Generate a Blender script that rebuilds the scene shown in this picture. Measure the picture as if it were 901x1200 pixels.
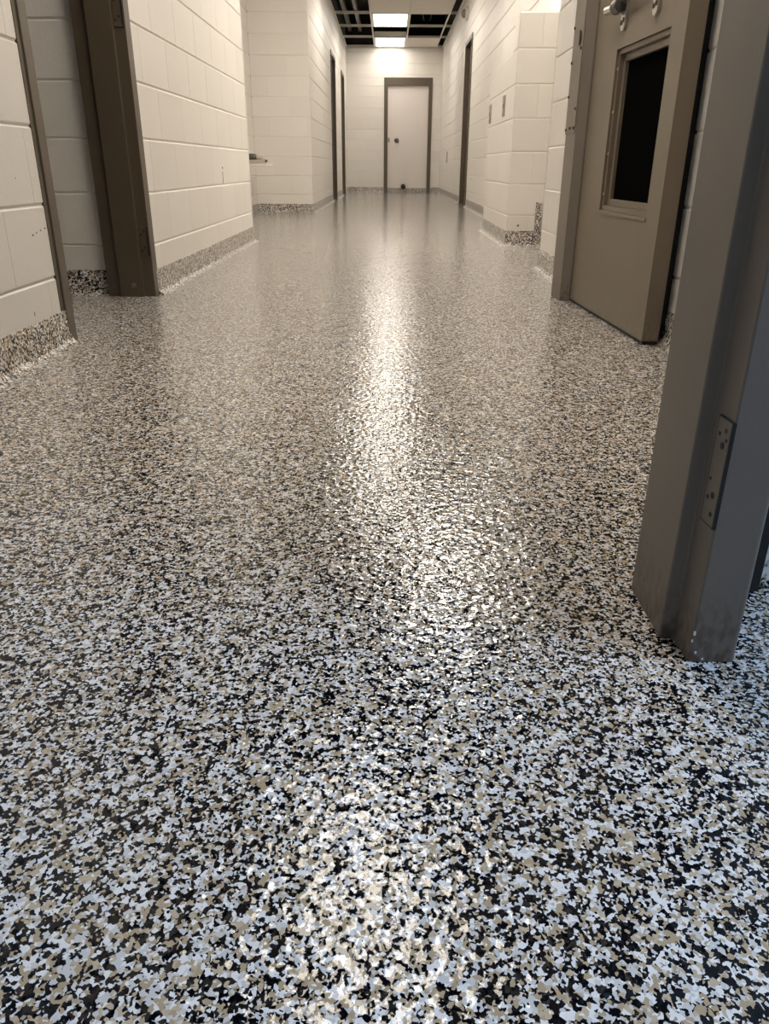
import bpy, bmesh, math, random
from mathutils import Matrix, Vector

for o in list(bpy.data.objects):
    bpy.data.objects.remove(o)
S = bpy.context.scene
COL = S.collection
random.seed(4)

# ------------------------------------------------------------------ camera
# image taken as 901 x 1200, focal length 900 px, eye 0.505 m above the floor, looking down 24 degrees
W, Hh, F = 901.0, 1200.0, 900.0
fw = Vector(((456 - W/2)/F, (195 - Hh/2)/F, 1)).normalized()        # corridor direction in camera space (x right, y down, z forward)
dn = Vector(((437 - W/2)/F, (2620 - Hh/2)/F, 1)); dn = (dn - fw*dn.dot(fw)).normalized()
rt = dn.cross(fw)
cd = bpy.data.cameras.new('camera'); cam = bpy.data.objects.new('camera', cd); COL.objects.link(cam)
# camera axes in world space: right, up, back
R = Matrix(((rt.x, -rt.y, -rt.z), (fw.x, -fw.y, -fw.z), (-dn.x, dn.y, dn.z)))
cam.matrix_world = Matrix.Translation((0, 0, 0.505)) @ R.to_4x4()
cd.sensor_fit = 'HORIZONTAL'; cd.sensor_width = 36.0; cd.lens = 36.0*F/W
cd.clip_start = 0.02; cd.clip_end = 100
S.camera = cam

# ------------------------------------------------------------------ light and exposure
S.view_settings.view_transform = 'Standard'; S.view_settings.look = 'None'
S.view_settings.gamma = 1.0; S.view_settings.use_curve_mapping = False
S.view_settings.exposure = 0.25
LAMP = 23.0                     # strength of the ceiling troffers
LAMP_FAR = 12.5                # panels towards the corridor's end, turned down against overexposure
LAMP_COL = (1.0, 0.92, 0.815)
w = bpy.data.worlds.new('world'); S.world = w; w.use_nodes = True
w.node_tree.nodes['Background'].inputs[0].default_value = (0.45, 0.65, 1.0, 1)
w.node_tree.nodes['Background'].inputs[1].default_value = 1.0
# daylight entering through the window of the room behind the camera
ld = bpy.data.lights.new('window_daylight', 'AREA'); ld.shape = 'RECTANGLE'; ld.size = 1.3; ld.size_y = 1.1
ld.energy = 37; ld.color = (0.50, 0.69, 1.0)
lo = bpy.data.objects.new('window_daylight', ld); COL.objects.link(lo)
lo.location = (2.12, 0.03, 1.55); lo.rotation_euler = (0, math.radians(90), 0)

# ------------------------------------------------------------------ materials
def nt(name):
    m = bpy.data.materials.new(name); m.use_nodes = True
    t = m.node_tree; b = t.nodes['Principled BSDF']
    return m, t, b
def N(t, typ, **kw):
    n = t.nodes.new(typ)
    for k, v in kw.items():
        setattr(n, k, v)
    return n
def L(t, a, b): t.links.new(a, b)

def plain(name, col, rough=0.5, metal=0.0, noise=0.0, nscale=40, bump=0.0, coat=0.0):
    m, t, b = nt(name)
    b.inputs['Base Color'].default_value = (*col, 1); b.inputs['Roughness'].default_value = rough
    b.inputs['Metallic'].default_value = metal; b.inputs['Coat Weight'].default_value = coat
    if noise or bump:
        tc = N(t, 'ShaderNodeTexCoord'); nz = N(t, 'ShaderNodeTexNoise'); nz.inputs['Scale'].default_value = nscale
        nz.inputs['Detail'].default_value = 5
        L(t, tc.outputs['Object'], nz.inputs['Vector'])
        if noise:
            mx = N(t, 'ShaderNodeMix', data_type='RGBA'); L(t, nz.outputs['Fac'], mx.inputs['Factor'])
            mx.inputs['A'].default_value = tuple(c*(1-noise) for c in col) + (1,)
            mx.inputs['B'].default_value = tuple(min(1, c*(1+noise)) for c in col) + (1,)
            L(t, mx.outputs['Result'], b.inputs['Base Color'])
        if bump:
            bp = N(t, 'ShaderNodeBump'); bp.inputs['Strength'].default_value = 1; bp.inputs['Distance'].default_value = bump
            L(t, nz.outputs['Fac'], bp.inputs['Height']); L(t, bp.outputs['Normal'], b.inputs['Normal'])
    return m

def block_paint():
    m, t, b = nt('painted_block')
    tc = N(t, 'ShaderNodeTexCoord'); oi = N(t, 'ShaderNodeObjectInfo'); geo = N(t, 'ShaderNodeNewGeometry')
    nz = N(t, 'ShaderNodeTexNoise'); nz.inputs['Scale'].default_value = 90; nz.inputs['Detail'].default_value = 6
    L(t, geo.outputs['Position'], nz.inputs['Vector'])
    pit = N(t, 'ShaderNodeTexVoronoi'); pit.inputs['Scale'].default_value = 110
    L(t, geo.outputs['Position'], pit.inputs['Vector'])
    pr = N(t, 'ShaderNodeMapRange'); pr.inputs['From Min'].default_value = 0.05; pr.inputs['From Max'].default_value = 0.25
    L(t, pit.outputs['Distance'], pr.inputs['Value'])
    ad = N(t, 'ShaderNodeMath', operation='ADD'); L(t, nz.outputs['Fac'], ad.inputs[0])
    sc = N(t, 'ShaderNodeMath', operation='MULTIPLY'); L(t, pr.outputs['Result'], sc.inputs[0]); sc.inputs[1].default_value = 0.5
    L(t, sc.outputs[0], ad.inputs[1])
    bp = N(t, 'ShaderNodeBump'); bp.inputs['Strength'].default_value = 0.8; bp.inputs['Distance'].default_value = 0.0011
    L(t, ad.outputs[0], bp.inputs['Height']); L(t, bp.outputs['Normal'], b.inputs['Normal'])
    n2 = N(t, 'ShaderNodeTexNoise'); n2.inputs['Scale'].default_value = 1.7; n2.inputs['Detail'].default_value = 3
    L(t, geo.outputs['Position'], n2.inputs['Vector'])
    mx = N(t, 'ShaderNodeMix', data_type='RGBA'); L(t, n2.outputs['Fac'], mx.inputs['Factor'])
    mx.inputs['A'].default_value = (0.80, 0.765, 0.70, 1); mx.inputs['B'].default_value = (0.79, 0.755, 0.715, 1)
    hs = N(t, 'ShaderNodeHueSaturation'); L(t, mx.outputs['Result'], hs.inputs['Color'])
    mr = N(t, 'ShaderNodeMapRange'); mr.inputs['To Min'].default_value = 0.98; mr.inputs['To Max'].default_value = 1.02
    L(t, oi.outputs['Random'], mr.inputs['Value']); L(t, mr.outputs['Result'], hs.inputs['Value'])
    L(t, hs.outputs['Color'], b.inputs['Base Color'])
    b.inputs['Roughness'].default_value = 0.42; b.inputs['Specular IOR Level'].default_value = 0.4
    return m

def flake(name, bump, coat_rough=0.045, size=1.0):
    m, t, b = nt(name)
    tc = N(t, 'ShaderNodeTexCoord')
    nz = N(t, 'ShaderNodeTexNoise'); nz.inputs['Scale'].default_value = 170; nz.inputs['Detail'].default_value = 3
    L(t, tc.outputs['Object'], nz.inputs['Vector'])
    off = N(t, 'ShaderNodeVectorMath', operation='MULTIPLY_ADD')
    L(t, nz.outputs['Color'], off.inputs[0]); off.inputs[1].default_value = (0.0045,)*3; L(t, tc.outputs['Object'], off.inputs[2])
    def layer(scale, metric, stops):
        v = N(t, 'ShaderNodeTexVoronoi', distance=metric); v.inputs['Scale'].default_value = scale
        L(t, off.outputs[0], v.inputs['Vector'])
        sp = N(t, 'ShaderNodeSeparateColor'); L(t, v.outputs['Color'], sp.inputs['Color'])
        r = N(t, 'ShaderNodeValToRGB'); r.color_ramp.interpolation = 'CONSTANT'
        el = r.color_ramp.elements
        el[0].position = 0; el[0].color = (*stops[0][1], 1); el[1].position = stops[1][0]; el[1].color = (*stops[1][1], 1)
        for p, c in stops[2:]:
            e = el.new(p); e.color = (*c, 1)
        L(t, sp.outputs['Red'], r.inputs['Fac'])
        return v, sp, r
    K = (0.003, 0.0035, 0.006); K2 = (0.016, 0.016, 0.018); T = (0.47, 0.37, 0.245); T2 = (0.57, 0.47, 0.335); G = (0.66, 0.655, 0.65); Wt = (0.87, 0.86, 0.85)
    va, sa, ra = layer(205/size, 'MANHATTAN', [(0, K), (0.38, K2), (0.45, T), (0.60, T2), (0.71, G), (0.84, Wt)])
    vb, sb, rb = layer(370/size, 'EUCLIDEAN', [(0, K), (0.42, T), (0.60, G), (0.80, Wt)])
    gt = N(t, 'ShaderNodeMath', operation='GREATER_THAN'); L(t, sb.outputs['Green'], gt.inputs[0]); gt.inputs[1].default_value = 0.66
    mx = N(t, 'ShaderNodeMix', data_type='RGBA'); L(t, gt.outputs[0], mx.inputs['Factor'])
    L(t, ra.outputs['Color'], mx.inputs['A']); L(t, rb.outputs['Color'], mx.inputs['B'])
    L(t, mx.outputs['Result'], b.inputs['Base Color'])
    b.inputs['Roughness'].default_value = 0.45; b.inputs['Specular IOR Level'].default_value = 0.0
    b.inputs['Coat Weight'].default_value = 1.0; b.inputs['Coat Roughness'].default_value = coat_rough; b.inputs['Coat IOR'].default_value = 1.36
    # orange-peel relief of the clear coat
    v2 = N(t, 'ShaderNodeTexVoronoi', feature='SMOOTH_F1'); v2.inputs['Scale'].default_value = 115; v2.inputs['Smoothness'].default_value = 0.9
    L(t, tc.outputs['Object'], v2.inputs['Vector'])
    n3 = N(t, 'ShaderNodeTexNoise'); n3.inputs['Scale'].default_value = 70; n3.inputs['Detail'].default_value = 2
    L(t, tc.outputs['Object'], n3.inputs['Vector'])
    ad = N(t, 'ShaderNodeMath', operation='ADD'); L(t, v2.outputs['Distance'], ad.inputs[0]); L(t, n3.outputs['Fac'], ad.inputs[1])
    bp = N(t, 'ShaderNodeBump'); bp.inputs['Strength'].default_value = 1.0; bp.inputs['Distance'].default_value = bump
    L(t, ad.outputs[0], bp.inputs['Height']); L(t, bp.outputs['Normal'], b.inputs['Coat Normal'])
    return m

def worn_steel(name, col, scuff, rough=0.38, low=0.16):
    """painted steel with scuffed, scratched paint near the floor"""
    m, t, b = nt(name)
    geo = N(t, 'ShaderNodeNewGeometry')
    n1 = N(t, 'ShaderNodeTexNoise'); n1.inputs['Scale'].default_value = 14; n1.inputs['Detail'].default_value = 6
    L(t, geo.outputs['Position'], n1.inputs['Vector'])
    mp = N(t, 'ShaderNodeMapping'); mp.inputs['Scale'].default_value = (120, 120, 60); L(t, geo.outputs['Position'], mp.inputs['Vector'])
    n2 = N(t, 'ShaderNodeTexNoise'); n2.inputs['Scale'].default_value = 1; n2.inputs['Detail'].default_value = 4; L(t, mp.outputs[0], n2.inputs['Vector'])
    sx = N(t, 'ShaderNodeSeparateXYZ'); L(t, geo.outputs['Position'], sx.inputs[0])
    zr = N(t, 'ShaderNodeMapRange'); zr.inputs['From Min'].default_value = low; zr.inputs['From Max'].default_value = 0.0
    L(t, sx.outputs['Z'], zr.inputs['Value'])
    mu = N(t, 'ShaderNodeMath', operation='MULTIPLY'); L(t, zr.outputs['Result'], mu.inputs[0])
    rm = N(t, 'ShaderNodeMapRange'); rm.inputs['From Min'].default_value = 0.42; rm.inputs['From Max'].default_value = 0.60
    L(t, n2.outputs['Fac'], rm.inputs['Value']); L(t, rm.outputs['Result'], mu.inputs[1])
    mx = N(t, 'ShaderNodeMix', data_type='RGBA'); L(t, n1.outputs['Fac'], mx.inputs['Factor'])
    mx.inputs['A'].default_value = tuple(c*0.92 for c in col) + (1,); mx.inputs['B'].default_value = tuple(c*1.08 for c in col) + (1,)
    m2 = N(t, 'ShaderNodeMix', data_type='RGBA'); L(t, mu.outputs[0], m2.inputs['Factor'])
    L(t, mx.outputs['Result'], m2.inputs['A']); m2.inputs['B'].default_value = (*scuff, 1)
    L(t, m2.outputs['Result'], b.inputs['Base Color'])
    b.inputs['Roughness'].default_value = rough
    n4 = N(t, 'ShaderNodeTexNoise'); n4.inputs['Scale'].default_value = 220; L(t, geo.outputs['Position'], n4.inputs['Vector'])
    bp = N(t, 'ShaderNodeBump'); bp.inputs['Strength'].default_value = 0.6; bp.inputs['Distance'].default_value = 0.0003
    L(t, n4.outputs['Fac'], bp.inputs['Height']); L(t, bp.outputs['Normal'], b.inputs['Normal'])
    return m

def emit(name, col, s):
    m, t, b = nt(name)
    b.inputs['Base Color'].default_value = (0.9, 0.9, 0.9, 1)
    b.inputs['Emission Color'].default_value = (*col, 1); b.inputs['Emission Strength'].default_value = s
    return m

M = {}
M['block'] = block_paint()
M['joint'] = plain('painted_mortar', (0.74, 0.70, 0.64), 0.6, noise=0.05, nscale=60, bump=0.0008)
M['flake'] = flake('flake_floor', 0.0010)
M['flakecove'] = flake('flake_cove', 0.0012, 0.3, 1.35)
M['steel'] = worn_steel('brown_painted_steel', (0.098, 0.075, 0.050), (0.10, 0.08, 0.06))
M['jamb'] = worn_steel('taupe_painted_steel', (0.185, 0.154, 0.124), (0.10, 0.066, 0.048), low=0.10)
M['leaf'] = worn_steel('tan_painted_steel', (0.185, 0.148, 0.104), (0.24, 0.20, 0.15), rough=0.42, low=0.12)
M['dark'] = plain('dark_gap', (0.006, 0.006, 0.006), 0.8)  # near-black in place of the shade in a gap and a hole
M['darkroom'] = plain('unlit_room_dark', (0.10, 0.10, 0.10), 0.9)  # dark grey put in for the shade of the unseen room
M['glass'] = plain('dark_window_glass', (0.004, 0.004, 0.004), 0.12)  # black pane stands in for the unlit room behind the glass
M['glass'].node_tree.nodes['Principled BSDF'].inputs['Specular IOR Level'].default_value = 0.0
M['chrome'] = plain('brushed_metal', (0.55, 0.52, 0.47), 0.3, 0.9, noise=0.06, nscale=90)
M['screw'] = plain('screw_metal', (0.10, 0.09, 0.08), 0.4, 0.7)
M['plate'] = plain('grey_plate', (0.30, 0.28, 0.24), 0.4, 0.5)
M['white'] = plain('white_enamel', (0.78, 0.75, 0.68), 0.35)
M['tile'] = plain('ceiling_tile', (0.76, 0.72, 0.66), 0.9, noise=0.04, nscale=120, bump=0.001)
M['tee'] = plain('grid_paint', (0.72, 0.69, 0.63), 0.5)
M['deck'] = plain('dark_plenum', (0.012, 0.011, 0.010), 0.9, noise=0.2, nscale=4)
M['duct'] = plain('duct_metal', (0.16, 0.15, 0.14), 0.5, 0.4, noise=0.1, nscale=10)
M['lens'] = emit('troffer_lens', LAMP_COL, LAMP)
M['lens_near'] = emit('warm_troffer_lens', LAMP_COL, 16.0)
M['lens_mid'] = emit('mid_troffer_lens', LAMP_COL, 14.5)
M['lens_end'] = emit('end_troffer_lens', LAMP_COL, LAMP_FAR*0.65)
M['lens_far'] = emit('dim_troffer_lens', LAMP_COL, LAMP_FAR)
M['pink'] = plain('offwhite_door_paint', (0.76, 0.70, 0.66), 0.4, noise=0.015, nscale=6)
M['rubber'] = plain('black_rubber', (0.012, 0.012, 0.012), 0.5)
M['chip'] = plain('bare_chip', (0.16, 0.14, 0.12), 0.8)
M['paintfleck'] = plain('white_fleck', (0.8, 0.8, 0.8), 0.5)
M['deckwhite'] = plain('painted_ceiling', (0.70, 0.68, 0.64), 0.8, noise=0.03, nscale=8)

# ------------------------------------------------------------------ mesh helpers
class MB:
    def __init__(s): s.v = []; s.f = []
    def box(s, a, b):
        x0, y0, z0 = a; x1, y1, z1 = b; n = len(s.v)
        s.v += [(x0,y0,z0),(x1,y0,z0),(x1,y1,z0),(x0,y1,z0),(x0,y0,z1),(x1,y0,z1),(x1,y1,z1),(x0,y1,z1)]
        s.f += [tuple(n+i for i in q) for q in ((0,3,2,1),(4,5,6,7),(0,1,5,4),(1,2,6,5),(2,3,7,6),(3,0,4,7))]
        return s
    def prism(s, poly, z0, z1):
        """plan polygon (counter-clockwise) pulled up from z0 to z1"""
        n = len(s.v); k = len(poly)
        s.v += [(x, y, z0) for x, y in poly] + [(x, y, z1) for x, y in poly]
        s.f += [tuple(n+i for i in reversed(range(k))), tuple(n+k+i for i in range(k))]
        s.f += [(n+i, n+(i+1) % k, n+k+(i+1) % k, n+k+i) for i in range(k)]
        return s
    def lathe(s, prof, c, axis='z', seg=20):
        """prof: (radius, height) pairs turned round an axis through c"""
        n = len(s.v); k = len(prof)
        for r, h in prof:
            for i in range(seg):
                a = 2*math.pi*i/seg; p, q = r*math.cos(a), r*math.sin(a)
                s.v.append({'z': (c[0]+p, c[1]+q, c[2]+h), 'y': (c[0]+p, c[1]+h, c[2]+q), 'x': (c[0]+h, c[1]+p, c[2]+q)}[axis])
        for j in range(k-1):
            for i in range(seg):
                s.f.append((n+j*seg+i, n+j*seg+(i+1) % seg, n+(j+1)*seg+(i+1) % seg, n+(j+1)*seg+i))
        s.f += [tuple(n+i for i in reversed(range(seg))), tuple(n+(k-1)*seg+i for i in range(seg))]
        return s
    def tube(s, pts, r, seg=10):
        pts = [Vector(p) for p in pts]; n = len(s.v)
        for i, p in enumerate(pts):
            d = (pts[min(i+1, len(pts)-1)] - pts[max(i-1, 0)]).normalized()
            u = d.orthogonal().normalized() if i == 0 else (u - d*u.dot(d)).normalized()
            v = d.cross(u)
            for j in range(seg):
                a = 2*math.pi*j/seg; s.v.append(tuple(p + u*r*math.cos(a) + v*r*math.sin(a)))
        for i in range(len(pts)-1):
            for j in range(seg):
                s.f.append((n+i*seg+j, n+i*seg+(j+1) % seg, n+(i+1)*seg+(j+1) % seg, n+(i+1)*seg+j))
        s.f += [tuple(n+j for j in reversed(range(seg))), tuple(n+(len(pts)-1)*seg+j for j in range(seg))]
        return s
    def mesh(s, name, mat, smooth=False):
        me = bpy.data.meshes.new(name); me.from_pydata(s.v, [], s.f); me.update()
        bm = bmesh.new(); bm.from_mesh(me); bmesh.ops.recalc_face_normals(bm, faces=bm.faces); bm.to_mesh(me); bm.free()
        me.materials.append(M[mat])
        if smooth:
            for p in me.polygons: p.use_smooth = True
        return me
    def build(s, name, mat, parent=None, smooth=False, bevel=0.0):
        o = bpy.data.objects.new(name, s.mesh(name, mat, smooth)); COL.objects.link(o)
        if parent: o.parent = parent
        if bevel:
            b = o.modifiers.new('bevel', 'BEVEL'); b.width = bevel; b.segments = 2; b.limit_method = 'ANGLE'
        if smooth:
            try: o.data.set_sharp_from_angle(angle=math.radians(40))
            except Exception: pass
        return o

def tag(o, label, cat, group=None, kind=None):
    o['label'] = label; o['category'] = cat
    if group: o['group'] = group
    if kind: o['kind'] = kind
    return o
def struct(o, label, cat): return tag(o, label, cat, kind='structure')
def empty(name, loc=(0, 0, 0), rz=0.0):
    o = bpy.data.objects.new(name, None); COL.objects.link(o); o.location = loc; o.rotation_euler = (0, 0, rz); o.empty_display_size = 0.1
    return o

BLOCKS = {}
def block_mesh(w_, h_):
    key = (round(w_, 3), round(h_, 3))
    if key in BLOCKS: return BLOCKS[key]
    w_, h_ = key; gu, gv, bu, bv, d1, d2 = 0.0, 0.002, 0.0008, 0.0048, 0.0042, 0.02
    b = MB(); n = 0
    for (iu, iv, y) in ((gu, gv, d2), (gu, gv, d1), (gu+bu, gv+bv, 0.0)):
        b.v += [(iu, y, iv), (w_-iu, y, iv), (w_-iu, y, h_-iv), (iu, y, h_-iv)]
    b.f = [(8, 9, 10, 11)]
    for r in (0, 4):
        for i in range(4):
            b.f.append((r+i, r+(i+1) % 4, r+4+(i+1) % 4, r+4+i))
    BLOCKS[key] = b.mesh('block', 'block')
    return BLOCKS[key]

def blocks(parent, p0, p1, z0, z1, openings=(), phase=0.0, skip=None):
    """painted blocks laid in running bond on the vertical plane p0-p1; they face the right-hand side of p0->p1"""
    p0 = Vector(p0); p1 = Vector(p1); d = p1-p0; ln = d.length; d.normalize(); rz = math.atan2(d.y, d.x)
    cuts = sorted({z0, z1} | {round(0.2*k, 4) for k in range(0, 20) if z0+0.02 < 0.2*k < z1-0.02} | {o[2] for o in openings if z0 < o[2] < z1})
    for za, zb in zip(cuts, cuts[1:]):
        k = int((za+zb)/2/0.2)
        edges = {0.0, ln}
        s = -0.4 + ((k % 2)*0.2 + phase) % 0.4
        while s < ln:
            if 0.03 < s < ln-0.03: edges.add(s)
            s += 0.4
        live = [o for o in openings if o[2] > (za+zb)/2]
        for o in live:
            for e in (o[0], o[1]):
                edges = {x for x in edges if abs(x-e) > 0.03}; edges.add(e)
        edges |= {0.0, ln}
        es = sorted(edges)
        for a, b in zip(es, es[1:]):
            mid = (a+b)/2
            if any(o[0] < mid < o[1] for o in live) or b-a < 0.012: continue
            ob = bpy.data.objects.new('block', block_mesh(b-a, zb-za)); COL.objects.link(ob)
            q = p0 + d*a; ob.location = (q.x, q.y, za); ob.rotation_euler = (0, 0, rz); ob.parent = parent

def wall(name, p0, p1, label, z1=3.3, th=0.18, openings=(), phase=0.0, mat='joint', z_blocks=None, lay=True):
    """backing of a block wall (recessed joints) with its blocks as children; openings are (s0, s1, top)"""
    P0 = Vector(p0); P1 = Vector(p1); d = P1-P0; ln = d.length; d.normalize(); n = Vector((-d.y, d.x))
    b = MB(); f0 = 0.0045 if lay else 0.0
    def slab(s0, s1, za, zb):
        if s1-s0 < 1e-4 or zb-za < 1e-4: return
        q = [P0+d*s0+n*f0, P0+d*s1+n*f0, P0+d*s1+n*th, P0+d*s0+n*th]
        b.prism([(v.x, v.y) for v in q], za, zb)
    zt = min(z1, 2.71)
    s = 0.0
    for o in sorted(openings):
        slab(s, o[0], 0, zt); slab(o[0], o[1], o[2], zt); s = o[1]
    slab(s, ln, 0, zt)
    o = b.build(name, mat); struct(o, label, 'wall')
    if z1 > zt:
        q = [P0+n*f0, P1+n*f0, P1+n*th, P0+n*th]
        MB().prism([(v.x, v.y) for v in q], zt, z1).build('upper_wall_shade', 'deck', o)  # wall above the ceiling coloured near-black in place of plenum shade
    if lay: blocks(o, p0, p1, 0.0, z_blocks or 2.68, openings, phase)
    return o

def cove(name, p0, p1, label, h=0.1, m0=0.0, m1=0.0):
    """flake-coated cove base standing on the right-hand side of p0->p1; m0/m1 are mitre slopes at its ends"""
    p0 = Vector(p0); p1 = Vector(p1); d = (p1-p0).normalized(); n = Vector((d.y, -d.x))
    prof = [(-0.004, h), (0.003, h), (0.005, h-0.003), (0.006, 0.035), (0.0075, 0.024), (0.012, 0.014), (0.019, 0.007), (0.028, 0.002), (0.040, 0.0), (0.040, -0.004), (-0.004, -0.004)]
    b = MB(); k = len(prof)
    ln = (p1-p0).length; m = max(2, int(ln/0.25))
    for j in range(m+1):
        for (o, z) in prof:
            base = p0 + (p1-p0)*(j/m)
            sh = (-m0*o if j == 0 else (m1*o if j == m else 0))
            wob = 0.0012*math.sin(j*2.7) if z == h else 0
            q = base + n*o + d*sh; b.v.append((q.x, q.y, z+wob))
    for j in range(m):
        for i in range(k):
            b.f.append((j*k+i, j*k+(i+1) % k, (j+1)*k+(i+1) % k, (j+1)*k+i))
    b.f += [tuple(range(k)), tuple(m*k+i for i in range(k))]
    o = b.build(name, 'flakecove', smooth=True)
    return struct(o, label, 'baseboard')

# ------------------------------------------------------------------ the setting: floor, ceiling deck
o = MB().box((-3.4, -3.2, -0.1), (2.7, 18.1, 0.0)).build('floor', 'flake'); struct(o, 'glossy floor of black tan grey and white flakes', 'floor')
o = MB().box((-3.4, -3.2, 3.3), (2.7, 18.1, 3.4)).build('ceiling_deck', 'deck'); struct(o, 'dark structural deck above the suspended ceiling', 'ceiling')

for a_, b_, nm in (((-3.42, 1.0, 0), (-3.4, 18.1, 3.4), 'left'), ((2.7, 0.9, 0), (2.72, 18.1, 3.4), 'right'), ((-3.42, 18.1, 0), (2.72, 18.12, 3.4), 'far')):  # added unseen shell that blocks sky light leaking through wall corners
    o = MB().box(a_, b_).build('wall_leak_shield_'+nm, 'deck'); struct(o, 'unseen shell added against light leaks, '+nm+' side', 'wall')
XL, XR = -0.985, 0.825       # near corridor walls
XL3, XRF = -0.885, 1.065     # far corridor walls
YF = 17.85                   # end wall
YD = 0.885                   # cross wall with the doorway the camera looks through

# left side
wall_left = wall('wall_left', (XL, YD+0.19), (XL, 3.365+2.575), 'white painted block wall left with a doorway near the camera', th=0.19,
                 openings=((2.40-YD-0.19, 3.35-YD-0.19, 2.14),), phase=0.02)
LR = wall('wall_left_room', (-3.2, 3.36), (-1.175, 3.36), 'dim block wall seen through the left doorway', th=0.18)
wall('wall_left_room_back', (-3.2, 1.0), (-3.2, 3.36), 'back wall of the dark left side room', th=0.15, lay=False, mat='joint')
wall('wall_left_room_near', (-1.18, 0.98), (-3.2, 0.98), 'near wall of the dark left side room', th=0.15, lay=False, mat='joint')
wall('wall_left_recess', (-1.53, 5.94), (-1.53, 9.64), 'back wall of the recess on the left', th=0.18, phase=0.1)
o = MB().box((-1.71, 5.7, 0), (-1.18, 5.935, 3.3)).build('wall_left_recess_near', 'joint'); struct(o, 'near side wall of the left recess', 'wall')
wall('wall_left_recess_end', (-1.53, 9.64), (XL3-0.003, 9.64), 'block face at the far end of the left recess', th=0.18, phase=0.2)
wall('wall_left_far', (XL3, 9.643), (XL3, YF), 'far left corridor wall with two brown doors', th=0.18,
     openings=((13.15-9.643, 14.12-9.643, 2.2), (15.85-9.643, 16.8-9.643, 2.2)))
# end wall
wall('wall_end', (XL3, YF), (XRF, YF), 'white end wall of the corridor around the far door', th=0.18,
     openings=((-0.115-XL3, 0.872-XL3, 2.15),))
# right side
wall('wall_right_far', (XRF, YF), (XRF, 4.41), 'far right corridor wall with one brown doorway', th=0.18,
     openings=((YF-12.5, YF-11.5, 2.2),))
wr = MB().box((XR+0.0045, 3.41, 0), (XRF+0.18, 4.405, 2.71)).build('wall_right', 'joint'); struct(wr, 'right block wall beyond the tan steel door', 'wall')
blocks(wr, (XR, 4.41), (XR, 3.41), 0, 2.68, phase=0.33)
XN = 0.874
wall('wall_right_near', (XN, 3.41), (XN, YD+0.19), 'right block wall behind the tan steel door', th=0.18,
     openings=((0.14, 0.94, 2.14),), phase=0.25)
# pier with a low chase behind it
wp = MB().box((0.8245, 5.7045, 0), (XRF, 5.9, 1.395)).box((0.8245, 5.9, 0), (XRF, 7.14, 1.195)).build('wall_right_pier', 'joint')
struct(wp, 'low white block pier jutting from the right wall', 'wall')
blocks(wp, (0.82, 5.7), (XRF-0.002, 5.7), 0, 1.4, phase=0.15)
blocks(wp, (0.82, 7.14), (0.82, 5.703), 0, 1.2, phase=0.05)
blocks(wp, (0.82, 5.9), (0.82, 5.703), 1.2, 1.4)
c_ = MB().box((0.822, 5.702, 1.392), (XRF, 5.9, 1.402)).build('cap', 'block', wp, bevel=0.004)
c_ = MB().box((0.822, 5.9, 1.192), (XRF, 7.14, 1.202)).build('cap', 'block', wp, bevel=0.004)
# dark cell behind the steel door
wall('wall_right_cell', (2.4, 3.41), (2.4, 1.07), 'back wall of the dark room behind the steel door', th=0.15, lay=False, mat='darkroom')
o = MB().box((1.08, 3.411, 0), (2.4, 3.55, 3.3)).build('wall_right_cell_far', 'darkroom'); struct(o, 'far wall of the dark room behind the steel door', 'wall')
# cross wall with the doorway the camera looks through (door frame trim_1)
wc = wall('wall_front', (0.392, YD), (2.2, YD), 'white cross wall right of the nearest steel frame', th=0.18, phase=0.3)
wall('wall_front_left', (-2.2, YD), (-0.672, YD), 'cross wall left of the near doorway', th=0.18)
o = MB().box((-0.672, YD, 2.2), (0.392, YD+0.18, 3.3)).build('wall_front_head', 'joint'); struct(o, 'wall above the near doorway', 'wall')
# the room behind the camera, daylight window on its right
wall('wall_back', (2.2, -3.0), (-2.2, -3.0), 'back wall of the room behind the camera', th=0.15, lay=False, mat='block')
wall('wall_back_left', (-2.2, -3.0), (-2.2, YD), 'left wall of the room behind the camera', th=0.15, lay=False, mat='block')
b = MB().box((2.2, -3.0, 0), (2.35, YD, 0.95)).box((2.2, -3.0, 2.15), (2.35, YD, 3.3)).box((2.2, -3.0, 0.95), (2.35, -0.67, 2.15)).box((2.2, 0.73, 0.95), (2.35, YD, 2.15))
o = b.build('wall_back_right', 'block'); struct(o, 'window wall of the room behind the camera', 'wall')
wn = empty('window_1', (2.2, 0.03, 0.95)); struct(wn, 'daylight window of the room behind the camera', 'window')
b = MB().box((0.02, -0.70, 0), (0.08, -0.65, 1.2)).box((0.02, 0.65, 0), (0.08, 0.70, 1.2)).box((0.02, -0.65, 0), (0.08, 0.65, 0.05)).box((0.02, -0.65, 1.15), (0.08, 0.65, 1.2)).box((0.03, -0.02, 0.05), (0.07, 0.02, 1.15))
b.build('window_frame', 'white', wn)
o = MB().box((-2.2, -3.0, 2.68), (2.2, YD, 2.72)).build('ceiling_room', 'deckwhite'); struct(o, 'ceiling of the room behind the camera', 'ceiling')
o = MB().box((-3.2, 1.0, 2.68), (-1.18, 3.36, 2.72)).build('ceiling_left_room', 'deckwhite'); struct(o, 'ceiling of the dark left side room', 'ceiling')
o = MB().box((-1.53, 5.94, 2.68), (XL, 9.64, 2.72)).build('ceiling_recess', 'deckwhite'); struct(o, 'ceiling of the left recess', 'ceiling')

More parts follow.
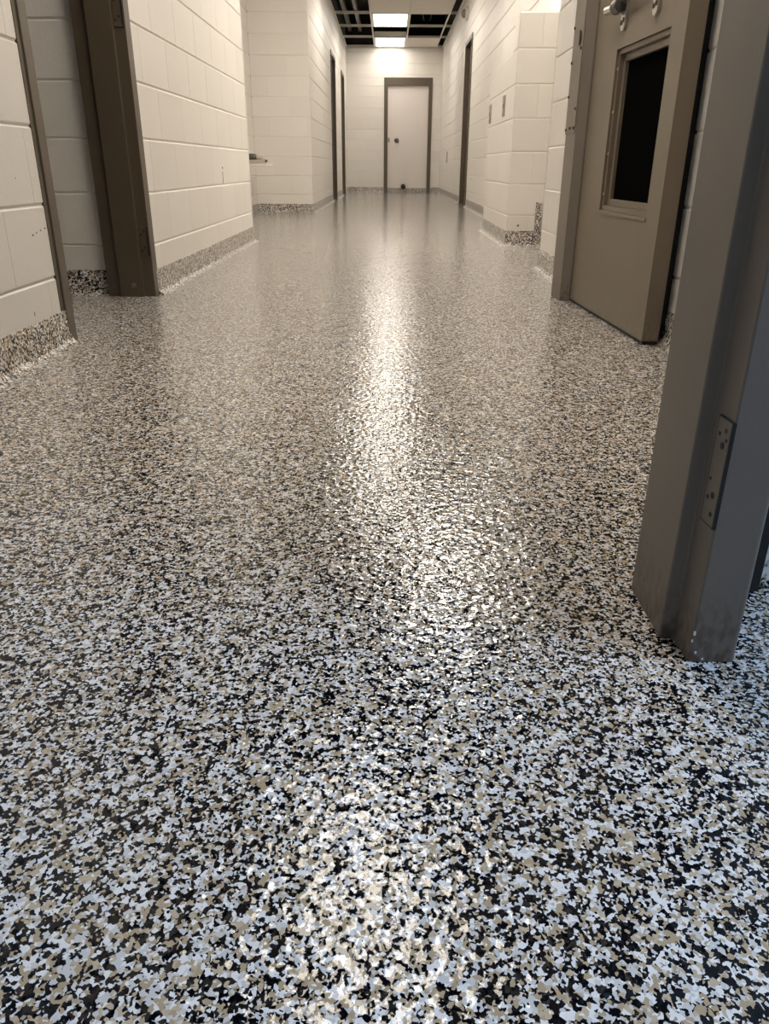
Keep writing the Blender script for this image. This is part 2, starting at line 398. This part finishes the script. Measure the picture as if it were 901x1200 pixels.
# cove bases
cove('baseboard_left', (XL, YD+0.19), (XL, 2.385), 'flake cove base under the nearest left wall')
cove('baseboard_left_middle', (XL, 3.372), (XL, 5.94), 'flake cove base left between doorway and recess')
cove('baseboard_left_room', (-3.2, 3.36), (-1.178, 3.36), 'dark flake cove base inside the left doorway')
cove('baseboard_left_recess', (-1.53, 5.94), (-1.53, 9.64), 'flake cove base along the recess back wall')
cove('baseboard_left_recess_end', (-1.53, 9.64), (XL3, 9.64), 'speckled cove base at the far end of the left recess', m1=1.0)
cove('baseboard_left_far', (XL3, 9.64), (XL3, 13.14), 'cove base before the nearer far left door', m0=1.0)
cove('baseboard_left_far_middle', (XL3, 14.13), (XL3, 15.84), 'cove base between the two far left doors')
cove('baseboard_left_far_end', (XL3, 16.81), (XL3, YF), 'cove base between the last left door and the end wall')
cove('baseboard_end_left', (XL3, YF), (-0.118, YF), 'cove base on the end wall left of its door')
cove('baseboard_end_right', (0.875, YF), (XRF, YF), 'cove base on the end wall right of its door')
cove('baseboard_right_far', (XRF, YF), (XRF, 12.51), 'cove base on the right wall beyond the brown doorway')
cove('baseboard_right_middle', (XRF, 11.49), (XRF, 7.14), 'cove base on the right wall before the brown doorway')
cove('baseboard_right_pier_side', (0.82, 7.14), (0.82, 5.7), 'cove base along the corridor side of the pier', m1=1.0)
cove('baseboard_right_pier_front', (0.82, 5.7), (XRF, 5.7), 'dark speckled cove base on the front of the pier', m0=1.0)
cove('baseboard_right_alcove', (XRF, 5.7), (XRF, 4.41), 'cove base in the gap before the pier')
cove('baseboard_right', (XR, 4.41), (XR, 3.415), 'cove base on the right wall beside the steel door post')
cove('baseboard_right_near', (XN, 2.445), (XN, YD+0.19), 'cove base behind the near edge of the steel door')
# upright strip of flake coating in the pier corner
o = MB().box((1.012, 5.690, 0.09), (1.056, 5.7015, 0.285)).build('trim_2', 'flakecove', bevel=0.003); struct(o, 'upright strip of flake coating in the pier corner', 'trim')

# ------------------------------------------------------------------ suspended ceiling
ceil = empty('ceiling', (0, 0, 2.68)); struct(ceil, 'suspended grid ceiling with missing tiles above the corridor', 'ceiling')
ZC = 2.68
TILES = {}
def tile(x0, x1, y0, y1):
    k = (round(x1-x0, 3), round(y1-y0, 3))
    if k not in TILES:
        TILES[k] = MB().box((0.014, 0.014, 0.004), (k[0]-0.014, k[1]-0.014, 0.02)).mesh('ceiling_tile', 'tile')
    o = bpy.data.objects.new('ceiling_tile', TILES[k]); COL.objects.link(o); o.parent = ceil; o.location = (x0, y0, 0)
def bar(x0, x1, y0, y1):
    o = MB().box((x0, y0, -0.002), (x1, y1, 0.004)).box((x0+(0.01 if y1-y0 > x1-x0 else 0), y0+(0.01 if x1-x0 > y1-y0 else 0), 0.004),
        (x1-(0.01 if y1-y0 > x1-x0 else 0), y1-(0.01 if x1-x0 > y1-y0 else 0), 0.035)).build('grid_bar', 'tee', ceil)
YL = [17.8-1.22*k for k in range(0, 14)]                    # cross tee lines, from the end wall towards the camera
lights = []
def troffer(x0, x1, y0, y1, label, lens='lens'):
    r = empty('ceiling_light', ((x0+x1)/2, (y0+y1)/2, ZC)); tag(r, label, 'light', 'recessed ceiling lights of the corridor')
    a, c = (x1-x0)/2-0.014, (y1-y0)/2-0.014
    b = MB()
    for q in (((-a, -c, -0.001), (-a+0.03, c, 0.012)), ((a-0.03, -c, -0.001), (a, c, 0.012)), ((-a+0.03, -c, -0.001), (a-0.03, -c+0.03, 0.012)), ((-a+0.03, c-0.03, -0.001), (a-0.03, c, 0.012))):
        b.box(*q)
    b.build('frame', 'white', r)
    MB().box((-a, -c, 0.03), (a, c, 0.10)).build('housing', 'white', r)
    MB().box((-a+0.03, -c+0.03, 0.004), (a-0.03, c-0.03, 0.012)).build('lens', lens, r)
cols_far = [XL3, -0.31, 0.31, 0.925, XRF]
for i, x in enumerate(cols_far):
    bar(x-0.012 if 0 < i < 4 else (x if i == 0 else x-0.024), x+0.012 if 0 < i < 4 else (x+0.024 if i == 0 else x), YL[7], YF)
for r in range(0, 7):
    y1, y0 = YL[r], YL[r+1]
    for c in range(4):
        bar(cols_far[c]+0.012, cols_far[c+1]-0.012, y1-0.012, y1+0.012)
        state = 'tile'
        if c == 0 and r <= 4: state = 'open'
        if c == 3: state = 'open' if r <= 4 else 'tile'
        if c == 2 and r in (1, 2): state = 'open'
        if c == 1 and r == 1: state = 'open'
        if c == 1 and r in (0, 2, 5): state = 'light'  # the last of these rows is an added unseen lamp for the far walls
        if state == 'tile': tile(cols_far[c], cols_far[c+1], y0, y1)
        if state == 'light': troffer(cols_far[c], cols_far[c+1], y0, y1, {0: 'lit ceiling panel next to the end wall', 2: 'lit ceiling panel nearer the camera, in front of the end one', 5: 'added unseen lit panel brightening the corridor before the far doors'}[r], 'lens_end' if r == 0 else 'lens_far')
cols_near = [XL, -0.38, 0.23, 0.82]
YN = [YL[7], 8.45, 7.23, 6.29, 5.07, 3.22, 2.0, YD+0.2]
NEAR_LIGHTS = {(1, 5): 'lit ceiling panel above the corridor just past the near doorway', (2, 3): 'lit ceiling panel above the right side near the pier', (1, 1): 'lit ceiling panel above the corridor beside the left recess'}
NEAR_TILES = {(0, 1), (0, 3), (2, 5), (1, 0), (2, 1), (0, 5)}  # other unseen cells left open so the floor mirrors a dark plenum
for i, x in enumerate(cols_near):
    bar(x-0.012 if 0 < i < 3 else (x if i == 0 else x-0.024), x+0.012 if 0 < i < 3 else (x+0.024 if i == 0 else x), YD+0.2, YL[7])
for r in range(0, 7):
    y1 = YN[r]; y0 = YN[r+1]
    for c in range(3):
        if r: bar(cols_near[c]+0.012, cols_near[c+1]-0.012, y1-0.012, y1+0.012)
        if (c, r) in NEAR_LIGHTS: troffer(cols_near[c], cols_near[c+1], y0, y1, NEAR_LIGHTS[(c, r)], {5: 'lens_near', 1: 'lens_mid'}.get(r, 'lens'))
        elif (c, r) in NEAR_TILES: tile(cols_near[c], cols_near[c+1], y0, y1)

# services above the open cells
d = MB().tube([(-0.33, 15.95, 2.84), (0.36, 15.95, 2.84)], 0.085, 16).build('air_duct', 'duct', smooth=True)
tag(d, 'grey round duct crossing the open cell between the two lit panels', 'duct')
for i, (x, lab) in enumerate(((-0.80, 'grey strut above the open ceiling cells beside the left wall'), (-0.60, 'grey strut in the middle of the open left ceiling cells'))):
    d = MB().box((x-0.03, 13.0, 2.95), (x+0.03, YF, 3.05)).build('steel_strut', 'duct'); tag(d, lab, 'beam')
d = MB().box((-0.86, 13.30, 2.80), (-0.33, 13.42, 2.92)).build('cross_beam', 'white'); tag(d, 'pale cross beam above the open left ceiling cells', 'beam')
for i, (x, dx, lab) in enumerate(((0.40, 0.16, 'thin hanger wire slanting right in the open right cells'), (0.80, -0.14, 'thin hanger wire slanting left in the open right cells'))):
    d = MB().tube([(x, 15.0, 3.28), (x+dx, 15.0, 2.72)], 0.008, 6).build('hanger_wire', 'duct'); tag(d, lab, 'wire')

# ------------------------------------------------------------------ near door frame (the camera looks through it)
tr = empty('trim_1', (0.355, 0.80, 0)); struct(tr, 'taupe steel door frame nearest the camera with empty hinge cutout', 'door frame')
def rel(b, o):
    b.v = [(x-o[0], y-o[1], z-o[2]) for x, y, z in b.v]; return b
org = (0.355, 0.80, 0)
poly = [(0.322, 0.882), (0.322, 0.766), (0.337, 0.763), (0.3385, 0.718), (0.388, 0.718), (0.391, 0.7205), (0.391, 0.8805)]
rel(MB().prism(poly, 0.0, 2.2), org).build('jamb', 'jamb', tr, bevel=0.0025)
rel(MB().prism([(-0.28*2-x-0.0, y) for x, y in reversed(poly)], 0.0, 2.2), org).build('jamb', 'jamb', tr, bevel=0.0025)
rel(MB().box((-0.88, 0.718, 2.15), (0.337, 0.763, 2.2)).box((-0.88, 0.763, 2.135), (0.322, 0.882, 2.2)), org).build('head', 'jamb', tr)
rel(MB().box((0.391, 0.8705, 0.004), (0.4835, 0.8835, 2.2)), org).build('dark_strip', 'rubber', tr)  # black strip between the casing and the cross wall
# hinge cutout: a dark pocket edge, the recessed plate, its screw holes
hg = rel(MB().prism([(0.3352, 0.7485), (0.3365, 0.7172), (0.3400, 0.7172), (0.3400, 0.7485)], 0.1645, 0.2795), org).build('hinge_pocket', 'rubber', tr)
hp = rel(MB().prism([(0.3346, 0.7465), (0.3360, 0.7190), (0.343, 0.7190), (0.343, 0.7465)], 0.166, 0.278), org).build('hinge_plate', 'jamb', tr, bevel=0.0006)
for yy, zz, rr in ((0.728, 0.268, 0.0028), (0.7395, 0.262, 0.0022), (0.730, 0.252, 0.0038), (0.724, 0.259, 0.002), (0.7405, 0.213, 0.002), (0.730, 0.198, 0.0038), (0.7395, 0.193, 0.0024), (0.727, 0.178, 0.0028)):
    xx = 0.3346+(0.7465-yy)*0.051
    h = rel(MB().lathe([(rr, -0.0005), (rr, 0.002)], (xx, yy, zz), 'x', 12), org).build('screw_hole', 'rubber', tr); h.parent = hp
for xx, yy, zz, a, c in ((0.3355, 0.7640, 0.030, 0.0035, 0.006), (0.3392, 0.7176, 0.036, 0.002, 0.005), (0.3440, 0.7176, 0.012, 0.0022, 0.003), (0.3384, 0.7176, 0.027, 0.0013, 0.003), (0.353, 0.7176, 0.004, 0.002, 0.002)):
    rel(MB().prism([(xx, yy-0.0006), (xx+a, yy-0.0006), (xx+a*0.8, yy+0.001), (xx, yy+0.001)], zz, zz+c), org).build('paint_fleck', 'paintfleck', tr)
# flakes stuck to the foot of the cross wall
b = MB()
for i in range(260):
    x = random.uniform(0.494, 0.75); z = 0.004 + 0.075*random.random()**2.0; s = random.uniform(0.0012, 0.0035)
    a = random.random()*6.28
    q = [(x+s*math.cos(a+j*1.57)*(1 if j % 2 else 0.7), z+s*math.sin(a+j*1.57)) for j in range(4)]
    n = len(b.v); b.v += [(p, YD-0.0012, r) for p, r in q]+[(p, YD+0.001, r) for p, r in q]
    b.f += [(n, n+1, n+2, n+3)]+[(n+j, n+(j+1) % 4, n+4+(j+1) % 4, n+4+j) for j in range(4)]
o = b.build('stuck_flakes', 'flakecove', wc); o['kind'] = 'stuff'

# ------------------------------------------------------------------ left doorway frame
tl = empty('trim_3', (-1.07, 2.87, 0)); struct(tl, 'dark brown steel frame of the open left doorway', 'door frame')
org = (-1.07, 2.87, 0)
pf = [(-0.978, 3.372), (-0.983, 3.372), (-0.983, 3.40), (-1.175, 3.40), (-1.175, 3.318), (-1.118, 3.318), (-1.118, 3.300), (-1.022, 3.300), (-1.022, 3.318), (-0.978, 3.318)]
rel(MB().prism(list(reversed(pf)), 0, 2.14), org).build('jamb', 'steel', tl, bevel=0.002)
pn = [(x, 2.375+(3.372-y)) for x, y in pf]
pn = [(x, max(y, 2.351)) for x, y in pn]
rel(MB().prism(pn, 0, 2.14), org).build('jamb', 'steel', tl, bevel=0.002)
rel(MB().box((-1.175, 2.43, 2.09), (-0.978, 3.318, 2.14)), org).build('head', 'steel', tl)
for z0, z1 in ((0.163, 0.276), (0.97, 1.083), (1.80, 1.91)):
    h = rel(MB().box((-1.020, 3.3145, z0), (-0.988, 3.3195, z1)), org).build('strike_plate', 'steel', tl, bevel=0.0008)
    e = rel(MB().box((-0.988, 3.3130, z0), (-0.982, 3.3195, z1)), org).build('plate_gap', 'rubber', tl); e.parent = h
    for k, (dx, dz) in enumerate(((0.008, 0.02), (0.022, 0.032), (0.01, 0.082), (0.023, 0.095))):
        e = rel(MB().lathe([(0.004, 0), (0.004, 0.003)], (-1.020+dx, 3.3135, z0+dz), 'y', 10), org).build('screw_hole', 'rubber', tl); e.parent = h
rel(MB().lathe([(0.0, 0), (0.009, 0.0005), (0.011, 0.003)], (-1.06, 3.297, 0.045), 'y', 12), org).build('bumper', 'jamb', tl)

# ------------------------------------------------------------------ tan steel door on the right with its post
dr = empty('door_1', (0.752, 3.262, 0.0), math.atan2(-0.852, 0.040)); struct(dr, 'tan steel security door with a narrow dark window', 'door')
TH = 0.052; DW = 0.852; ZT = 2.1
WX0, WX1, WZ0, WZ1 = 0.262, 0.742, 0.366, 0.868      # window rebate in the leaf
b = MB().box((0, 0, 0.012), (WX0, TH, ZT)).box((WX1, 0, 0.012), (DW, TH, ZT)).box((WX0, 0, 0.012), (WX1, TH, WZ0)).box((WX0, 0, WZ1), (WX1, TH, ZT))
lf = b.build('leaf', 'leaf', dr)
MB().box((0.002, 0.004, 0.0015), (DW-0.003, TH-0.004, 0.013)).build('sweep', 'rubber', dr)
# stepped glazing frame
def ring(u0, u1, z0, z1, wd, y0, y1):
    return MB().box((u0, y0, z0), (u0+wd, y1, z1)).box((u1-wd, y0, z0), (u1, y1, z1)).box((u0+wd, y0, z0), (u1-wd, y1, z0+wd)).box((u0+wd, y0, z1-wd), (u1-wd, y1, z1))
g1 = ring(WX0, WX1, WZ0, WZ1, 0.016, 0.008, 0.03).build('glazing_frame', 'leaf', dr, bevel=0.0015)
g2 = ring(WX0+0.016, WX1-0.016, WZ0+0.016, WZ1-0.016, 0.022, 0.022, 0.045).build('glazing_bead', 'leaf', dr, bevel=0.0015)
MB().box((WX0+0.03, 0.034, WZ0+0.03), (WX1-0.03, 0.04, WZ1-0.03)).build('pane', 'glass', dr)
MB().box((WX0-0.004, -0.003, WZ0-0.012), (WX1+0.004, 0.006, WZ0-0.001)).build('sill_lip', 'leaf', dr, bevel=0.001)
for zz in (0.42, 0.55, 0.68, 0.81):
    MB().lathe([(0.005, 0), (0.004, -0.003)], (WX0+0.010, 0.0075, zz), 'y', 10).build('screw', 'chrome', g1)
# latch: two bracket plates, pivot barrel, lever and rod
def bracket(sx, z0, z1):
    n = 10; pr = [(sx+0.022*math.cos(math.pi+math.pi*i/n), z0+0.02+0.02*math.sin(math.pi+math.pi*i/n)) for i in range(n+1)] + [(sx+0.022, z1), (sx-0.022, z1)]
    b = MB(); k = len(pr)
    b.v = [(x, -0.010, z) for x, z in pr]+[(x, 0.001, z) for x, z in pr]
    b.f = [tuple(range(k)), tuple(reversed(range(k, 2*k)))]+[(i, (i+1) % k, k+(i+1) % k, k+i) for i in range(k)]
    return b
la = empty('latch'); la.parent = dr
bl = bracket(0.318, 0.914, 1.06).build('bracket', 'chrome', la, bevel=0.0015)
br = bracket(0.612, 0.912, 1.06).build('bracket', 'chrome', la, bevel=0.0015)
for p_, sx in ((bl, 0.318), (br, 0.612)):
    for dx in (-0.010, 0.010):
        MB().lathe([(0.0075, 0), (0.0075, -0.003), (0.004, -0.0045)], (sx+dx, -0.0095, 0.938+0.006*(dx > 0)), 'y', 12).build('screw', 'screw', la)
MB().lathe([(0.016, -0.03), (0.022, -0.026), (0.022, 0.026), (0.016, 0.03)], (0.310, -0.026, 0.985), 'x', 16).build('pivot', 'screw', la, smooth=True)
MB().tube([(0.28, -0.03, 0.983), (0.24, -0.034, 0.984), (0.215, -0.036, 0.985)], 0.013, 8).build('lever', 'chrome', la, smooth=True)
MB().tube([(0.33, -0.022, 0.99), (0.47, -0.018, 1.0), (0.62, -0.016, 1.01)], 0.007, 8).build('rod', 'screw', la, smooth=True)
# post at the far side of the door, with riveted cover plate
ps = empty('trim_4', (0.78, 3.34, 0)); struct(ps, 'steel door post with riveted plate and round hole', 'door frame')
org = (0.78, 3.34, 0)
rel(MB().prism([(0.702, 3.412), (0.714, 3.290), (0.748, 3.272), (0.898, 3.272), (0.898, 3.409), (0.82, 3.409), (0.82, 3.412)], 0, 2.2), org).build('post', 'jamb', ps, bevel=0.002)
def aface(t): return (0.702+0.012*t, 3.412-0.122*t)
def on_a(t0, t1, z0, z1, pr0=0.004):
    (xa, ya), (xb, yb) = aface(t0), aface(t1)
    return rel(MB().prism([(xa-pr0, ya), (xb-pr0, yb), (xb+0.001, yb), (xa+0.001, ya)], z0, z1), org)
cp = on_a(0.02, 0.97, 0.625, 1.9).build('cover_plate', 'jamb', ps, bevel=0.0008)
for t_, zz in [(0.12, 0.64), (0.5, 0.645), (0.88, 0.645)]+[(0.10, 0.64+0.115*k) for k in range(1, 8)]+[(0.88, 0.71+0.2*k) for k in range(0, 5)]:
    x, y = aface(t_); rel(MB().lathe([(0.0055, 0), (0.0055, -0.003), (0.003, -0.005)], (x-0.004, y, zz), 'x', 10), org).build('rivet', 'screw', cp)
x, y = aface(0.6); rel(MB().lathe([(0.026, 0.001), (0.026, -0.0004)], (x-0.004, y, 0.945), 'x', 24), org).build('round_hole', 'dark', cp)
# near jamb of that doorway, coloured near-black for the shaded gap behind the door edge
jn = MB().box((0.845, 2.452, 0), (0.9, 2.51, 2.14)).build('trim_5', 'dark'); struct(jn, 'jamb coloured near-black for the shaded gap behind the steel door edge', 'door frame')
jn = MB().box((0.8995, 2.51, 2.14), (0.93, 3.27, 2.2)).build('trim_6', 'dark'); struct(jn, 'frame head coloured in the gap shade above the steel door', 'door frame')

# ------------------------------------------------------------------ far doors
def side_door(name, xw, sgn, y0, y1, label):
    """brown door set into a side wall, with a white infill above its frame; sgn +1 when the wall faces +x"""
    r = empty(name, (xw, (y0+y1)/2, 0)); struct(r, label, 'door')
    h = (y1-y0)/2
    def bx(x0, x1, ya, yb, za, zb): return MB().box((min(-sgn*x0, -sgn*x1), ya, za), (max(-sgn*x0, -sgn*x1), yb, zb))
    for ya, yb in ((-h, -h+0.05), (h-0.05, h)):
        bx(-0.012, 0.14, ya, yb, 0, 2.03).build('jamb', 'steel', r, bevel=0.002)
    bx(-0.012, 0.14, -h, h, 2.03, 2.08).build('head', 'steel', r, bevel=0.002)
    l = bx(0.05, 0.09, -h+0.05, h-0.05, 0.008, 2.03).build('leaf', 'steel', r)
    bx(0.003, 0.14, -h, h, 2.08, 2.2).build('lintel', 'block', r)
    kb = bx(0.035, 0.05, -h+0.10, -h+0.13, 1.0, 1.1).build('lock_plate', 'screw', l)
    return r
side_door('door_2', XL3, 1, 13.155, 14.115, 'brown door in the far left wall, nearer of the two')
side_door('door_3', XL3, 1, 15.855, 16.795, 'brown door in the far left wall, beside the end wall')
side_door('door_4', XRF, -1, 11.505, 12.495, 'brown door in the far right wall beyond the pier')
fd = empty('door_5', (0.379, YF, 0)); struct(fd, 'off-white door in a brown frame on the end wall', 'door')
a = 0.492
MB().box((-a, -0.02, 0), (-a+0.075, 0.10, 2.15)).build('jamb', 'steel', fd, bevel=0.003)
MB().box((a-0.075, -0.02, 0), (a, 0.10, 2.15)).build('jamb', 'steel', fd, bevel=0.003)
MB().box((-a+0.075, -0.02, 2.01), (a-0.075, 0.10, 2.15)).build('head', 'steel', fd, bevel=0.003)
l = MB().box((-a+0.075, 0.03, 0.085), (a-0.075, 0.075, 2.01)).build('leaf', 'pink', fd)
MB().lathe([(0.046, 0), (0.046, -0.012), (0.030, -0.03), (0.032, -0.055), (0.018, -0.062)], (-0.230, 0.03, 1.00), 'y', 16).build('knob', 'screw', l, smooth=True)
MB().box((-a+0.078, 0.024, 0.965), (-a+0.118, 0.03, 1.05)).build('strike_plate', 'plate', l)
MB().box((-a+0.075, 0.005, 0), (a-0.075, 0.075, 0.085)).build('threshold', 'flakecove', fd)
bp_ = MB().lathe([(0.050, 0.0), (0.052, -0.015), (0.045, -0.04), (0.028, -0.058), (0.0, -0.064)], (0.30, YF+0.005, 0.115), 'y', 18).build('rubber_door_bumper', 'rubber', smooth=True)
tag(bp_, 'black round bumper at the foot of the far door', 'door stop')

# ------------------------------------------------------------------ fittings
def plate(name, c, w_, h_, axis, sgn, label, cat, grp=None):
    r = empty(name, c); tag(r, label, cat, grp)
    b = MB().box((-0.006, -w_/2, -h_/2), (0.002, w_/2, h_/2)) if sgn < 0 else MB().box((-0.002, -w_/2, -h_/2), (0.006, w_/2, h_/2))
    b.build('cover', 'plate', r, bevel=0.0015)
    for z in (-h_*0.36, h_*0.36):
        MB().lathe([(0.005, 0), (0.004, -0.002)], (-0.006 if sgn < 0 else 0.006, 0, z), 'x', 8).build('screw', 'screw', r)
    MB().box((-0.012, -0.008, -0.014), (-0.006, 0.008, 0.014)).build('toggle', 'plate', r, bevel=0.001)
    return r
plate('wall_plate', (0.82, 7.02, 0.897), 0.10, 0.135, 'x', -1, 'grey metal wall plate on the pier side, farther of two', 'wall plate', 'grey wall plates')
plate('wall_plate', (0.82, 6.21, 0.903), 0.11, 0.135, 'x', -1, 'grey metal wall plate on the pier side, nearest the corner', 'wall plate', 'grey wall plates')
plate('wall_plate', (XRF, 15.6, 0.665), 0.16, 0.19, 'x', -1, 'grey metal wall plate low on the far right wall', 'wall plate', 'grey wall plates')
# alarm on the right wall near the ceiling
r = empty('alarm_sounder', (XRF, 12.4, 2.42)); tag(r, 'small round white alarm on the right wall near the ceiling', 'alarm')
MB().lathe([(0.085, 0.0), (0.085, -0.03), (0.075, -0.04)], (0, 0, 0), 'x', 24).build('base', 'white', r, smooth=True)
MB().lathe([(0.055, -0.038), (0.052, -0.07), (0.03, -0.09), (0.0, -0.095)], (0, 0, 0), 'x', 20).build('dome', 'plate', r, smooth=True)
# tap fitting over a thin ledge in the left recess
r = empty('drinking_fountain', (-1.53, 9.05, 0.5)); tag(r, 'small drinking fountain with chrome tap in the left recess', 'fountain')
b = MB(); pr = [(0, -0.13), (0.22, -0.13), (0.29, -0.09), (0.315, 0), (0.29, 0.09), (0.22, 0.13), (0, 0.13)]
b.prism(pr, 0.0, 0.022)
b.build('ledge', 'white', r, bevel=0.004)
MB().prism([(0, -0.09), (0.17, -0.09), (0.21, 0), (0.17, 0.09), (0, 0.09)], 0.022, 0.062).build('basin', 'chrome', r, bevel=0.006)
MB().tube([(0.02, 0, 0.05), (0.05, 0, 0.095), (0.10, 0, 0.085), (0.16, 0, 0.075), (0.20, 0, 0.05)], 0.018, 10).build('spout', 'chrome', r, smooth=True)
MB().lathe([(0.05, 0), (0.05, 0.02), (0.036, 0.035), (0.034, 0.09), (0.022, 0.11)], (0.0, 0, 0.085), 'x', 16).build('valve', 'screw', r, smooth=True)
MB().lathe([(0.016, 0), (0.02, 0.012), (0.016, 0.025)], (0.205, 0, 0.038), 'z', 12).build('nozzle', 'screw', r, smooth=True)
# anchor slot left in the wall, and small chips in the paint
o = MB().lathe([(0.006, 0.0), (0.006, 0.0035)], (XL-0.001, 4.962, 0.492), 'x', 10).box((XL-0.001, 4.955, 0.408), (XL+0.0015, 4.960, 0.470)).build('wall_anchor', 'chip'); o.parent = wall_left
for y, z, a, c in ((2.245, 0.323, 0.006, 0.005), (2.272, 0.328, 0.004, 0.004), (2.30, 0.332, 0.005, 0.004), (2.33, 0.336, 0.010, 0.003), (2.172, 0.118, 0.002, 0.012), (2.06, 0.46, 0.003, 0.003), (2.2, 0.47, 0.003, 0.002)):
    o = MB().prism([(XL-0.001, y), (XL+0.0009, y), (XL+0.0009, y+a), (XL-0.001, y+a*0.8)], z, z+c).build('paint_chip', 'chip', wall_left)
o = MB().lathe([(0.008, 0.0), (0.007, -0.003)], (0.90, 5.7005, 0.135), 'y', 10).build('wall_hole', 'chip', wp)
